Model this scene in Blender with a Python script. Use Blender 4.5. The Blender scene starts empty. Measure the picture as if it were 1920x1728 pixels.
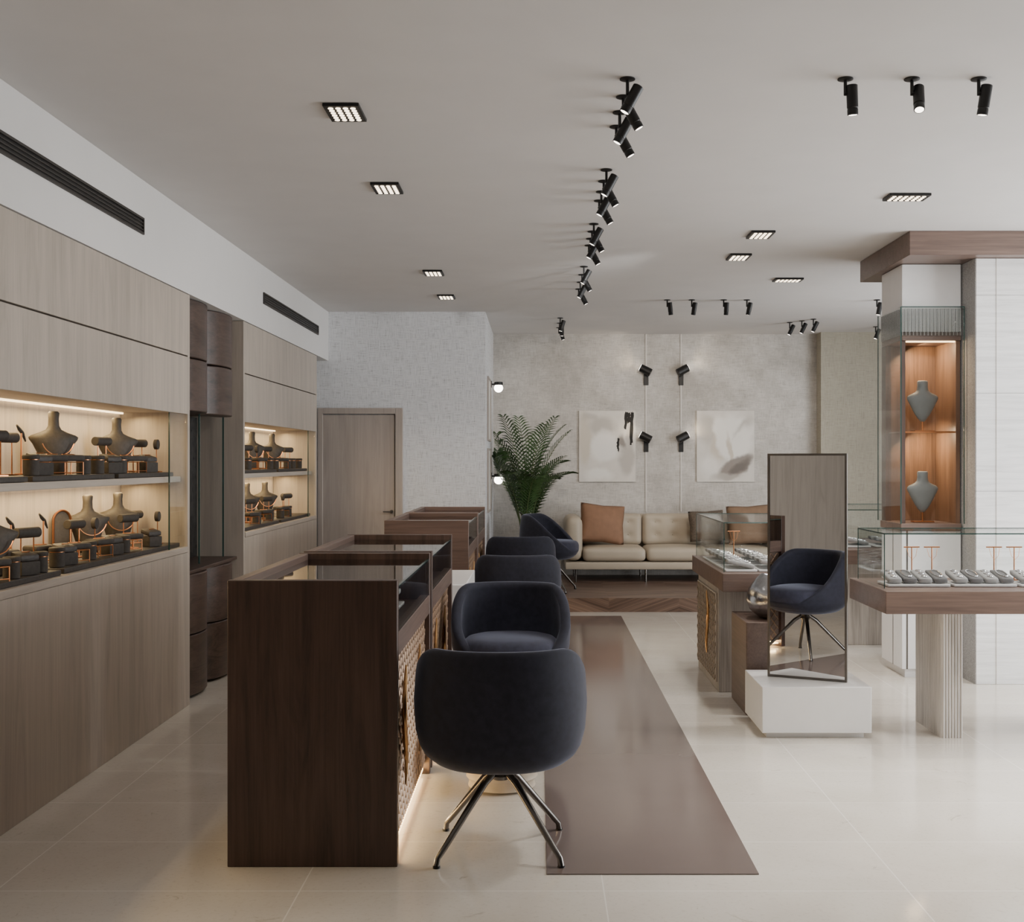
import bpy, bmesh, math, random
from mathutils import Vector, Matrix
random.seed(7)
PI = math.pi
COL = bpy.context.scene.collection
HC = 3.03          # ceiling height
ORD = ['first','second','third','fourth','fifth','sixth','seventh','eighth','ninth','tenth','eleventh','twelfth']

# ------------------------------------------------------------------ materials
def S(r, g, b):
    f = lambda c: (c/12.92 if c <= .04045 else ((c+.055)/1.055)**2.4)
    return (f(r/255), f(g/255), f(b/255), 1)
def sc(c, k): return (min(1, c[0]*k), min(1, c[1]*k), min(1, c[2]*k), 1)

class NT:
    def __init__(s, name):
        s.m = bpy.data.materials.new(name); s.m.use_nodes = True
        s.t = s.m.node_tree; s.n = s.t.nodes
        s.p = s.n['Principled BSDF']; s.out = s.n['Material Output']
        s.tc = s.n.new('ShaderNodeTexCoord')
    def new(s, k, **kw):
        n = s.n.new(k)
        for a, v in kw.items(): setattr(n, a, v)
        return n
    def link(s, a, b): s.t.links.new(a, b)
    def map(s, scale, loc=(0,0,0), rot=(0,0,0), src=None):
        m = s.new('ShaderNodeMapping'); m.inputs['Scale'].default_value = scale
        m.inputs['Location'].default_value = loc; m.inputs['Rotation'].default_value = rot
        s.link(src or s.tc.outputs['Object'], m.inputs['Vector']); return m.outputs['Vector']
    def noise(s, vec, scale=1, detail=4, rough=.55, dist=0):
        n = s.new('ShaderNodeTexNoise'); n.inputs['Scale'].default_value = scale
        n.inputs['Detail'].default_value = detail; n.inputs['Roughness'].default_value = rough
        n.inputs['Distortion'].default_value = dist
        s.link(vec, n.inputs['Vector']); return n.outputs['Fac']
    def ramp(s, fac, stops):
        r = s.new('ShaderNodeValToRGB'); e = r.color_ramp.elements
        while len(e) < len(stops): e.new(.5)
        for i, (p, c) in enumerate(stops): e[i].position = p; e[i].color = c
        s.link(fac, r.inputs['Fac']); return r.outputs['Color']
    def math(s, op, a, b=None, c=None):
        m = s.new('ShaderNodeMath', operation=op)
        for i, v in enumerate((a, b, c)):
            if v is None: continue
            if isinstance(v, (int, float)): m.inputs[i].default_value = v
            else: s.link(v, m.inputs[i])
        return m.outputs[0]
    def mix(s, fac, a, b, blend='MIX'):
        m = s.new('ShaderNodeMix', data_type='RGBA', blend_type=blend)
        for idx, v in ((0, fac), (6, a), (7, b)):
            if isinstance(v, (int, float, tuple)): m.inputs[idx].default_value = v
            else: s.link(v, m.inputs[idx])
        return m.outputs[2]
    def bump(s, h, strength=.2, dist=.01):
        b = s.new('ShaderNodeBump'); b.inputs['Strength'].default_value = strength
        b.inputs['Distance'].default_value = dist
        s.link(h, b.inputs['Height']); s.link(b.outputs['Normal'], s.p.inputs['Normal'])
    def base(s, c):
        if isinstance(c, tuple): s.p.inputs['Base Color'].default_value = c
        else: s.link(c, s.p.inputs['Base Color'])
    def set(s, **kw):
        for k, v in kw.items(): s.p.inputs[k.replace('_', ' ')].default_value = v

def plain(name, c, rough=.5, metal=0, var=.06, scale=14, bump=0, bscale=200, **kw):
    t = NT(name)
    f = t.noise(t.map((1,1,1)), scale, 4)
    t.base(t.ramp(f, [(.3, sc(c, 1-var)), (.7, sc(c, 1+var))]))
    t.set(Roughness=rough, Metallic=metal, **kw)
    if bump: t.bump(t.noise(t.map((1,1,1)), bscale, 2), bump, .003)
    return t.m
def emit(name, c, k):
    t = NT(name); t.base(c)
    f = t.noise(t.map((1,1,1)), 3, 2)
    t.link(t.ramp(f, [(0, sc(c, .95)), (1, c)]), t.p.inputs['Emission Color'])
    t.set(Emission_Strength=k); return t.m
def wood(name, c, axis='z', rough=.45, var=.25, fine=1.0, sa=1.0, dist=1.1):
    t = NT(name)
    st = {'x': (.9*sa, 11*sa, 11*sa), 'y': (11*sa, .9*sa, 11*sa), 'z': (11*sa, 11*sa, .9*sa)}[axis]
    st2 = {'x': (2.5, 90, 90), 'y': (90, 2.5, 90), 'z': (90, 90, 2.5)}[axis]
    f1 = t.noise(t.map(st), 1, 7, .64, dist); f2 = t.noise(t.map(st2), 1, 3, .6)
    a = t.ramp(f1, [(.28, sc(c, 1-var)), (.5, c), (.72, sc(c, 1+var*.6))])
    b = t.ramp(f2, [(.3, sc((1,1,1,1), 1-.28*fine)), (.62, (1,1,1,1))])
    t.base(t.mix(1.0, a, b, 'MULTIPLY')); t.set(Roughness=rough)
    t.bump(f2, .08, .002); return t.m
def linen(name, c, dark, patina, pc, bump=.4):
    t = NT(name)
    h = t.noise(t.map((8,8,190)), 1, 4, .75); v = t.noise(t.map((190,190,8)), 1, 4, .75)
    m = t.math('ADD', h, v)
    col = t.ramp(t.math('MULTIPLY', m, .5), [(.37, dark), (.49, c), (.66, sc(c, 1.12))])
    big = t.ramp(t.noise(t.map((1,1,1)), 1.6, 9, .8), [(.40, (0,0,0,1)), (.62, (1,1,1,1))])
    t.base(t.mix(t.math('MULTIPLY', big, patina), col, t.mix(.6, col, pc))); t.set(Roughness=.7)
    t.bump(m, bump, .004); return t.m
def glassmat(name, tint, lo=.05, k=.85):
    t = NT(name); t.n.remove(t.p)
    lw = t.new('ShaderNodeLayerWeight'); lw.inputs['Blend'].default_value = .5
    f = t.math('MULTIPLY_ADD', t.math('POWER', lw.outputs['Facing'], 4.0), k, lo)
    tr = t.new('ShaderNodeBsdfTransparent'); tr.inputs['Color'].default_value = tint
    gl = t.new('ShaderNodeBsdfGlossy'); gl.inputs['Roughness'].default_value = .02
    mx = t.new('ShaderNodeMixShader'); t.link(f, mx.inputs[0])
    t.link(tr.outputs[0], mx.inputs[1]); t.link(gl.outputs[0], mx.inputs[2])
    t.link(mx.outputs[0], t.out.inputs['Surface']); return t.m
def soft_art(name, base, blobs, w, h):
    # a washed, blurred painting: soft elliptical strokes mixed one over the other (object space of the canvas)
    t = NT(name)
    nz = t.new('ShaderNodeTexNoise'); nz.inputs['Scale'].default_value = 5; nz.inputs['Detail'].default_value = 5
    t.link(t.tc.outputs['Object'], nz.inputs['Vector'])
    sub = t.new('ShaderNodeVectorMath', operation='SUBTRACT'); t.link(nz.outputs['Color'], sub.inputs[0]); sub.inputs[1].default_value = (.5,.5,.5)
    scl = t.new('ShaderNodeVectorMath', operation='SCALE'); t.link(sub.outputs[0], scl.inputs[0]); scl.inputs['Scale'].default_value = .16
    add = t.new('ShaderNodeVectorMath', operation='ADD'); t.link(t.tc.outputs['Object'], add.inputs[0]); t.link(scl.outputs[0], add.inputs[1])
    sp = t.new('ShaderNodeSeparateXYZ'); t.link(add.outputs[0], sp.inputs[0])
    col = t.ramp(t.noise(t.map((1,1,1)), 6, 5), [(.3, sc(base, .94)), (.7, sc(base, 1.04))])
    for (u, v, ru, rv, rot, c, soft, op) in blobs:
        cx, cz = (u-.5)*w, v*h; ca, sa = math.cos(rot), math.sin(rot)
        dx = t.math('SUBTRACT', sp.outputs['X'], cx); dz = t.math('SUBTRACT', sp.outputs['Z'], cz)
        a = t.math('DIVIDE', t.math('ADD', t.math('MULTIPLY', dx, ca), t.math('MULTIPLY', dz, sa)), ru*w)
        b = t.math('DIVIDE', t.math('SUBTRACT', t.math('MULTIPLY', dz, ca), t.math('MULTIPLY', dx, sa)), rv*h)
        d = t.math('SQRT', t.math('ADD', t.math('MULTIPLY', a, a), t.math('MULTIPLY', b, b)))
        m = t.new('ShaderNodeMapRange', interpolation_type='SMOOTHSTEP')
        t.link(d, m.inputs['Value']); m.inputs['From Min'].default_value = 1-soft; m.inputs['From Max'].default_value = 1+soft*.4
        m.inputs['To Min'].default_value = op; m.inputs['To Max'].default_value = 0
        col = t.mix(m.outputs['Result'], col, c)
    t.base(col); t.set(Roughness=.8); return t.m

def tile_floor():
    t = NT('cream_tile')
    br = t.new('ShaderNodeTexBrick'); br.offset = 0; br.squash = 1
    br.inputs['Scale'].default_value = 1; br.inputs['Mortar Size'].default_value = .0026
    br.inputs['Mortar Smooth'].default_value = .1
    br.inputs['Brick Width'].default_value = 1.063; br.inputs['Row Height'].default_value = .53
    br.inputs['Color1'].default_value = (1,1,1,1); br.inputs['Color2'].default_value = (.955,.955,.955,1)
    br.inputs['Mortar'].default_value = (1,1,1,1)
    t.link(t.map((1,1,1), (.835, -4.1, 0)), br.inputs['Vector'])
    n1 = t.noise(t.map((1,1,1)), 1.6, 8, .6, 1.2); n2 = t.noise(t.map((1,1,1)), 5, 8, .74, 2.2); n3 = t.noise(t.map((1,1,1)), 55, 4, .7)
    c = t.ramp(n1, [(.3, S(202,194,182)), (.55, S(214,207,196)), (.75, S(221,215,205))])
    vein = t.ramp(n2, [(.31, S(152,139,122)), (.38, S(214,207,196))])
    c = t.mix(.45, c, vein)
    c = t.mix(1.0, c, t.ramp(n3, [(.30, (.88,.87,.85,1)), (.46, (1,1,1,1))]), 'MULTIPLY')
    c = t.mix(1.0, c, br.outputs['Color'], 'MULTIPLY')
    t.base(t.mix(t.math('MULTIPLY', br.outputs['Fac'], .7), c, S(238,234,227)))
    t.link(t.math('MULTIPLY_ADD', n1, .12, .08), t.p.inputs['Roughness'])
    return t.m
def chevron():
    t = NT('herringbone_wood')
    sp = t.new('ShaderNodeSeparateXYZ'); t.link(t.tc.outputs['Object'], sp.inputs[0])
    u = t.math('MULTIPLY', t.math('PINGPONG', sp.outputs['X'], .7), .35)
    v = t.math('ADD', t.math('ADD', sp.outputs['Y'], sp.outputs['Z']), u)
    pid = t.math('FLOOR', t.math('DIVIDE', v, .05)); cid = t.math('FLOOR', t.math('DIVIDE', sp.outputs['X'], .7))
    cb = t.new('ShaderNodeCombineXYZ'); t.link(pid, cb.inputs[0]); t.link(cid, cb.inputs[1])
    wn = t.new('ShaderNodeTexWhiteNoise'); t.link(cb.outputs[0], wn.inputs['Vector'])
    c = t.ramp(wn.outputs['Value'], [(0, S(104,82,70)), (.5, S(126,102,89)), (1, S(150,124,108))])
    st = t.new('ShaderNodeCombineXYZ'); t.link(t.math('MULTIPLY', sp.outputs['X'], 1.2), st.inputs[0]); t.link(t.math('MULTIPLY', v, 60), st.inputs[1])
    gr = t.ramp(t.noise(st.outputs[0], 1, 4, .6), [(.3, (.4,.4,.4,1)), (.65, (1.0,1.0,1.0,1))])
    fr = t.math('FRACT', t.math('DIVIDE', v, .05))
    g = t.ramp(fr, [(0, (.55,.55,.55,1)), (.05, (1,1,1,1)), (1, (1,1,1,1))])
    t.base(t.mix(1.0, t.mix(1.0, c, gr, 'MULTIPLY'), g, 'MULTIPLY')); t.set(Roughness=.4); return t.m
def marble():
    t = NT('white_marble')
    sp = t.new('ShaderNodeSeparateXYZ'); t.link(t.tc.outputs['Object'], sp.inputs[0])
    cb = t.new('ShaderNodeCombineXYZ'); t.link(sp.outputs['X'], cb.inputs[0]); t.link(t.math('ADD', sp.outputs['Z'], .02), cb.inputs[1])
    br = t.new('ShaderNodeTexBrick'); br.offset = 0
    for k, v in (('Scale', 1), ('Mortar Size', .0024), ('Brick Width', 30), ('Row Height', .66)): br.inputs[k].default_value = v
    br.inputs['Color1'].default_value = (1,1,1,1); br.inputs['Color2'].default_value = (.975,.975,.975,1); br.inputs['Mortar'].default_value = (.5,.5,.5,1)
    t.link(cb.outputs[0], br.inputs['Vector'])
    f = t.noise(t.map((2,2,36)), 1, 6, .65, .6)
    c = t.ramp(f, [(.33, S(212,211,210)), (.52, S(229,228,227)), (.7, S(238,237,236))])
    t.base(t.mix(1.0, c, br.outputs['Color'], 'MULTIPLY')); t.set(Roughness=.45); t.bump(f, .12, .005); return t.m

M = {}
M['ceiling'] = plain('ceiling_plaster', S(206,203,201), .8, var=.02, scale=3)
M['soffit'] = plain('soffit_paint', S(216,214,212), .7, var=.015, scale=3)
M['plaster'] = plain('plaster', S(190,187,184), .8, var=.03, scale=3)
M['fillcut'] = plain('fill_cut_plaster', S(50,47,45), .8, var=.03, scale=3)  # for the unseen wall behind the camera, coloured dark to cut bounced fill
M['oak'] = wood('greige_oak', S(176,165,153), 'z', .5, .2, .35, .7, 1.8)
M['oaky'] = wood('greige_oak_flat', S(176,165,153), 'y', .5, .2, .35, .7, 1.8)
M['walnut'] = wood('dark_walnut', S(84,65,57), 'z', .4, .5, 1.0, .8, 1.6)
M['walnutlit'] = wood('lit_walnut', S(116,93,83), 'x', .4, .35)  # lit copy of the walnut: light on the far counters put into the colour
M['walnutx'] = wood('walnut_across', S(118,98,89), 'x', .4, .3)
M['walnuty'] = wood('walnut_along', S(108,89,80), 'y', .4, .3)
M['flute'] = wood('fluted_walnut', S(76,60,53), 'y', .42, .65, 1.2, 1.3)
M['copperwood'] = wood('copper_wood', S(112,86,68), 'z', .35, .4)
M['pale'] = wood('pale_striated_timber', S(222,217,211), 'z', .6, .16, 1.2)
M['palewood'] = wood('pale_grey_timber', S(176,168,160), 'z', .6, .2, 1.2)
M['door'] = wood('door_oak', S(172,161,152), 'z', .5, .17, .35, .7, 1.6)
M['linen_door'] = linen('linen_wallpaper_light', S(221,222,224), S(140,140,141), .15, S(200,198,196))
M['linen_back'] = linen('linen_wallpaper_beige', S(202,198,192), S(152,147,139), .85, S(134,127,117), .3)
M['linen_alcove'] = linen('linen_wallpaper_olive', S(168,162,146), S(132,126,111), .4, S(140,134,118), .25)
M['floor'] = tile_floor()
M['chevron'] = chevron()
M['marble'] = marble()
M['brown'] = plain('brown_glossy_tile', S(110,97,92), .12, var=.04, scale=2)
M['glass'] = glassmat('clear_glass', (.97,.985,.98,1), .04, .4)
M['glasstop'] = glassmat('counter_glass', (.9,.9,.9,1), .12, .85)
M['reflrib'] = glassmat('reflection_rib_glass', (.8,.8,.8,1), .2, .6)
M['edge'] = plain('glass_edge_teal', S(50,76,72), .15, var=.2)
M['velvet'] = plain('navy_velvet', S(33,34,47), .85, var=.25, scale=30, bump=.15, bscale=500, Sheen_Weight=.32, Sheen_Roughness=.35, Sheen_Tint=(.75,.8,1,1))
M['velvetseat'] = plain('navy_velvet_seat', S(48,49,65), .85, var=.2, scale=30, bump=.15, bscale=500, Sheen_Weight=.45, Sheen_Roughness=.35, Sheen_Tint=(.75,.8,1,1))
M['chrome'] = plain('brushed_steel', S(116,112,108), .25, 1, var=.05)
M['copper'] = plain('copper', S(198,134,90), .33, 1, var=.06)
M['gold'] = plain('brushed_gold', S(200,158,110), .28, 1, var=.08)
M['black'] = plain('black_metal', S(24,23,23), .45, .2, var=.1)
M['vent'] = plain('vent_dark', S(52,48,45), .55, .1)
M['charcoal'] = plain('charcoal_fabric', S(58,53,48), .8, var=.2, scale=50, bump=.2)
M['bust'] = plain('taupe_bust_fabric', S(68,62,54), .65, var=.2, scale=60, bump=.2)
M['slab'] = plain('dark_slab', S(56,51,47), .6, var=.3, scale=60)
M['greybust'] = plain('slate_leather', S(108,112,111), .6, var=.06)
M['white'] = plain('white_lacquer', S(240,239,238), .35, var=.015)
M['whitecol'] = plain('white_paint', S(226,225,225), .5, var=.02)
M['stucco'] = plain('rough_grey_stucco', S(150,148,146), .9, var=.35, scale=160, bump=.5)
M['reed'] = plain('dark_reeded_glass', S(56,54,52), .2, .3, var=.3, scale=20)
M['leather'] = plain('cream_leather', S(174,162,144), .5, var=.05, scale=5, bump=.08)
M['rust'] = plain('rust_fabric', S(130,97,74), .8, var=.08, bump=.15)
M['rustpale'] = plain('rust_fabric_pale', S(128,103,82), .8, var=.08, bump=.15)
M['fur'] = plain('brown_fur', S(94,83,72), .95, var=.35, scale=60, bump=.5)
M['leaf'] = plain('palm_leaf', S(54,80,40), .45, var=.4, scale=8)
M['stem'] = plain('palm_stem', S(78,92,50), .6, var=.2)
M['soil'] = plain('soil', S(50,40,32), .95, var=.3)
M['pot'] = plain('grey_pot', S(120,114,108), .7, var=.1)
M['stone'] = plain('beige_stone', S(186,172,154), .6, var=.12, scale=10)
M['silver'] = plain('hammered_silver', S(178,180,184), .2, 1, var=.12, scale=30, bump=.3, bscale=45)
M['mirror'] = plain('mirror', (.80,.80,.80,1), .0, 1, var=.004)
M['frame'] = plain('steel_frame', S(110,106,102), .35, .8)
M['pad'] = plain('grey_pad', S(158,157,156), .8, var=.12, scale=40)
M['paddark'] = plain('mid_grey_pad', S(112,111,111), .8, var=.14, scale=40)
M['traybase'] = plain('tray_white', S(226,225,224), .6, var=.04)
M['diamond'] = plain('silver_chain', S(236,236,238), .2, 1, var=.2, scale=80)
M['lattice'] = plain('lattice_ground', S(104,88,78), .6, var=.12)
M['latbar'] = plain('lattice_bronze', S(156,130,108), .32, .6, var=.1)
M['latpale'] = plain('lattice_pale_ground', S(176,167,157), .6, var=.1)
M['latpalebar'] = plain('lattice_pale_bar', S(152,138,122), .4, .3, var=.1)
M['channel'] = plain('channel_paint', S(210,206,200), .7, var=.03)
M['globe'] = emit('lamp_globe', (1,.93,.82,1), 12)
M['led'] = emit('warm_led', (1,.74,.42,1), 4.5)
M['cell'] = emit('downlight_cell', (1,.82,.6,1), 5)
M['lens'] = emit('spot_lens', (1,.9,.78,1), 8)
M['canvas'] = plain('canvas_cream', S(216,212,205), .8, var=.06, scale=4, bump=.1)
M['ink'] = plain('paint_black', S(34,31,29), .8, var=.2, scale=20)
gry, wht, och, tau, dkt = S(178,172,164), S(232,229,223), S(200,190,175), S(136,128,121), S(104,97,92)
M['art_wash'] = soft_art('washed_abstract', S(214,209,201), [(.1,.6,.13,.42,0,och,.5,.8),(.42,.78,.26,.16,0,gry,.5,.8),(.46,.5,.28,.24,0,wht,.35,.95),(.84,.32,.14,.24,0,gry,.5,.8),(.34,.1,.28,.1,0,wht,.5,.9),(.78,.56,.07,.1,.2,tau,.6,.9),(.9,.62,.06,.2,0,gry,.6,.7),(.2,.9,.14,.06,0,gry,.6,.6)], .677, .853)
M['art_lily'] = soft_art('soft_lily', S(214,209,201), [(.18,.72,.2,.24,.2,gry,.6,.8),(.66,.66,.36,.32,.3,wht,.35,.95),(.36,.5,.13,.42,-.15,och,.55,.85),(.46,.62,.16,.34,.25,wht,.3,.95),(.8,.72,.12,.24,-.5,gry,.6,.75),(.74,.5,.16,.32,-.4,wht,.35,.95),(.58,.44,.05,.26,.15,och,.6,.9),(.24,.22,.2,.2,0,wht,.6,.8),(.66,.2,.36,.13,.62,tau,.3,.95),(.72,.2,.26,.06,.62,dkt,.6,.8),(.5,.07,.3,.06,.1,gry,.6,.8)], .69, .853)

# ------------------------------------------------------------------ mesh builder
def wloc(o):
    v = Vector((0,0,0))
    while o: v += o.location; o = o.parent
    return v
class MB:
    def __init__(s): s.b = bmesh.new()
    def face(s, vs):
        try: s.b.faces.new(vs)
        except ValueError: pass
    def box(s, x0, x1, y0, y1, z0, z1):
        v = [s.b.verts.new((x, y, z)) for z in (z0, z1) for y in (y0, y1) for x in (x0, x1)]
        for f in ((0,2,3,1),(4,5,7,6),(0,1,5,4),(2,6,7,3),(0,4,6,2),(1,3,7,5)): s.face([v[i] for i in f])
        return s
    def skin(s, loops, c0=True, c1=True, closed=True):
        L = [[s.b.verts.new(p) for p in lp] for lp in loops]; n = len(L[0])
        for a, b in zip(L, L[1:]):
            for i in range(n if closed else n-1):
                j = (i+1) % n; s.face([a[i], a[j], b[j], b[i]])
        if c0: s.face(L[0][::-1])
        if c1: s.face(L[-1])
        return s
    def cyl(s, p0, p1, r0, r1=None, n=16):
        return s.tube([p0, p1], [r0, r0 if r1 is None else r1], n)
    def tube(s, pts, r, n=10):
        pts = [Vector(p) for p in pts]
        if not isinstance(r, (list, tuple)): r = [r]*len(pts)
        loops = []; up = None
        for i, p in enumerate(pts):
            d = (pts[min(i+1, len(pts)-1)] - pts[max(i-1, 0)]).normalized()
            if up is None:
                up = Vector((0,0,1)) if abs(d.z) < .9 else Vector((1,0,0))
            a = d.cross(up)
            if a.length < 1e-4: a = d.cross(Vector((0,1,0)))
            a.normalize(); b = a.cross(d).normalized(); up = b
            loops.append([p + (a*math.cos(t) + b*math.sin(t))*r[i] for t in [2*PI*k/n for k in range(n)]])
        return s.skin(loops)
    def lathe(s, prof, c=(0,0,0), n=28, sx=1, sy=1, dx=None):
        loops = []
        for (r, z) in prof:
            r = max(r, 1e-4)
            loops.append([(c[0]+r*sx*math.cos(2*PI*k/n), c[1]+r*sy*math.sin(2*PI*k/n), c[2]+z) for k in range(n)])
        return s.skin(loops)
    def rbox(s, c, size, r, n=8, fn=None):
        c = Vector(c); h = Vector(size)/2; cache = {}
        def vert(p):
            P = Vector((p[0]*size[0], p[1]*size[1], p[2]*size[2]))
            q = Vector([max(-(h[k]-r), min(h[k]-r, P[k])) for k in range(3)]); d = P-q
            if d.length > 1e-9: P = q + d.normalized()*r
            if fn: P = fn(P, h)
            P = P + c; k = (round(P.x,5), round(P.y,5), round(P.z,5))
            if k not in cache: cache[k] = s.b.verts.new(P)
            return cache[k]
        T = [-.5*math.cos(PI*i/n) for i in range(n+1)]
        for ax in range(3):
            for sg in (-.5, .5):
                g = []
                for a in T:
                    row = []
                    for b in T:
                        p = [0,0,0]; p[ax] = sg; p[(ax+1)%3] = a; p[(ax+2)%3] = b; row.append(vert(p))
                    g.append(row)
                for i in range(n):
                    for j in range(n):
                        q = [g[i][j], g[i+1][j], g[i+1][j+1], g[i][j+1]]
                        if sg < 0: q.reverse()
                        if len(set(q)) == 4: s.face(q)
        return s
    def poly(s, pts): s.face([s.b.verts.new(p) for p in pts]); return s
    def build(s, name, mat, parent=None, world=False, bev=0, ang=35, loc=None, seg=2):
        bm = s.b
        if world and parent: bmesh.ops.translate(bm, verts=bm.verts, vec=-wloc(parent))
        bmesh.ops.recalc_face_normals(bm, faces=bm.faces)
        me = bpy.data.meshes.new(name); bm.to_mesh(me); bm.free()
        for p in me.polygons: p.use_smooth = True
        me.set_sharp_from_angle(angle=math.radians(ang))
        me.materials.append(M[mat])
        o = bpy.data.objects.new(name, me); COL.objects.link(o)
        if parent: o.parent = parent
        if loc: o.location = loc
        if bev:
            m = o.modifiers.new('bevel', 'BEVEL'); m.width = bev; m.segments = seg; m.limit_method = 'ANGLE'
        return o
def bx(*a): return MB().box(*a)
def tag(o, label=None, cat=None, group=None, kind=None):
    if label: o['label'] = label
    if cat: o['category'] = cat
    if group: o['group'] = group
    if kind: o['kind'] = kind
    return o
def empty(name, loc, label=None, cat=None, group=None, rz=0):
    o = bpy.data.objects.new(name, None); COL.objects.link(o); o.empty_display_size = .1
    o.location = loc; o.rotation_euler = (0,0,rz); return tag(o, label, cat, group)
def struct(name, mb, mat, **k): return tag(mb.build(name, mat, **k), kind='structure')
def copy_tree(o, parent=None):
    c = o.copy(); COL.objects.link(c); c.parent = parent
    for ch in list(o.children): copy_tree(ch, c)
    return c
PROTO = {}
def place(key, factory, loc, rz, label, cat, group=None):
    if key in PROTO: r = copy_tree(PROTO[key])
    else: r = factory(); PROTO[key] = r
    r.location = loc; r.rotation_euler = (0,0,rz)
    tag(r, label, cat)
    if group: r['group'] = group
    return r

# ------------------------------------------------------------------ setting
struct('floor', bx(-2.75,5.5,-2.6,14.25,-.1,0), 'floor')
struct('ceiling', bx(-2.75,5.5,-2.6,14.25,HC,HC+.1), 'ceiling')
struct('wall_left', bx(-2.75,-2.65,-2.5,12.1,0,HC), 'plaster')
struct('trim_1', bx(-2.649,-2.15,-2.499,11.999,2.53,HC-.001), 'soffit')
struct('wall_door_side', bx(-2.649,-.545,12,12.1,0,HC), 'linen_door')
struct('wall_return', bx(-.645,-.545,12.101,14.1,0,HC), 'linen_door')
struct('wall_back', bx(-.645,5.5,14.1,14.2,0,HC), 'linen_back')
struct('wall_alcove', bx(3.34,5.399,13.88,14.099,0,HC), 'linen_alcove')
struct('wall_front', bx(-2.75,5.5,-2.6,-2.5,0,HC), 'fillcut')
WY0, WY1 = 4.2, 11
struct('wall_right', bx(5.4,5.5,-2.499,WY0,0,HC), 'plaster'); struct('wall_right', bx(5.4,5.5,WY1,14.099,0,HC), 'plaster')
struct('wall_right', bx(5.4,5.5,WY0+.001,WY1-.001,2.75,HC), 'plaster'); struct('wall_right', bx(5.4,5.5,WY0+.001,WY1-.001,0,.1), 'plaster')
wf = MB()
for k in range(5): wf.box(5.42,5.48,WY0+.01+k*1.68,WY0+.06+k*1.68,.1,2.75)
wf.box(5.42,5.48,WY0,WY1,.1,.16); wf.box(5.42,5.48,WY0,WY1,2.69,2.75)
struct('window_1', wf, 'black')
struct('trim_2', bx(-2.6,-2.155,-2.4,3.28,0,2.528), 'oak')
struct('trim_3', bx(.029,.80,4.26,11.38,.0005,.004), 'brown')     # brown inlay
struct('floor_platform', bx(-.544,5.399,11.7,13.879,0,.14), 'chevron')
struct('floor_platform', bx(-.544,3.339,13.88,14.099,0,.14), 'chevron')
dl = struct('door_1', bx(-2.2,-1.47,11.965,11.985,.01,1.975), 'door')
fr = MB(); fr.box(-2.25,-2.2,11.94,11.999,0,2.045); fr.box(-1.46,-1.385,11.94,11.999,0,2.045); fr.box(-2.2,-1.46,11.94,11.999,1.985,2.045)
fr.build('door_frame', 'door', dl, bev=.004)
hd = MB(); hd.cyl((-1.5,11.965,.99),(-1.5,11.91,.99),.008); hd.cyl((-1.5,11.915,.99),(-1.58,11.915,.99),.007); hd.cyl((-1.5,11.957,.99),(-1.5,11.9645,.99),.018)
hd.build('door_handle', 'frame', dl)

# ------------------------------------------------------------------ vents
for (y0, y1, lab) in ((4.2, 6.37, 'long black linear air vent on the white soffit nearest the camera'),
                      (9.15, 11.42, 'shorter looking black linear air vent on the soffit above the far oak cabinet')):
    r = empty('air_vent', (-2.149, (y0+y1)/2, 2.73), lab, 'air vent')
    f = MB(); f.box(-2.149,-2.139,y0,y1,2.73,2.742); f.box(-2.149,-2.139,y0,y1,2.808,2.82); f.box(-2.149,-2.139,y0,y0+.012,2.742,2.808); f.box(-2.149,-2.139,y1-.012,y1,2.742,2.808)
    f.build('vent_frame', 'vent', r, True)
    s_ = MB()
    for k in range(3): s_.box(-2.149,-2.142,y0+.012,y1-.012,2.752+k*.019,2.758+k*.019)
    s_.build('slats', 'vent', r, True)
    bx(-2.149,-2.147,y0+.01,y1-.01,2.74,2.81).build('vent_backing', 'black', r, True)

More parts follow.
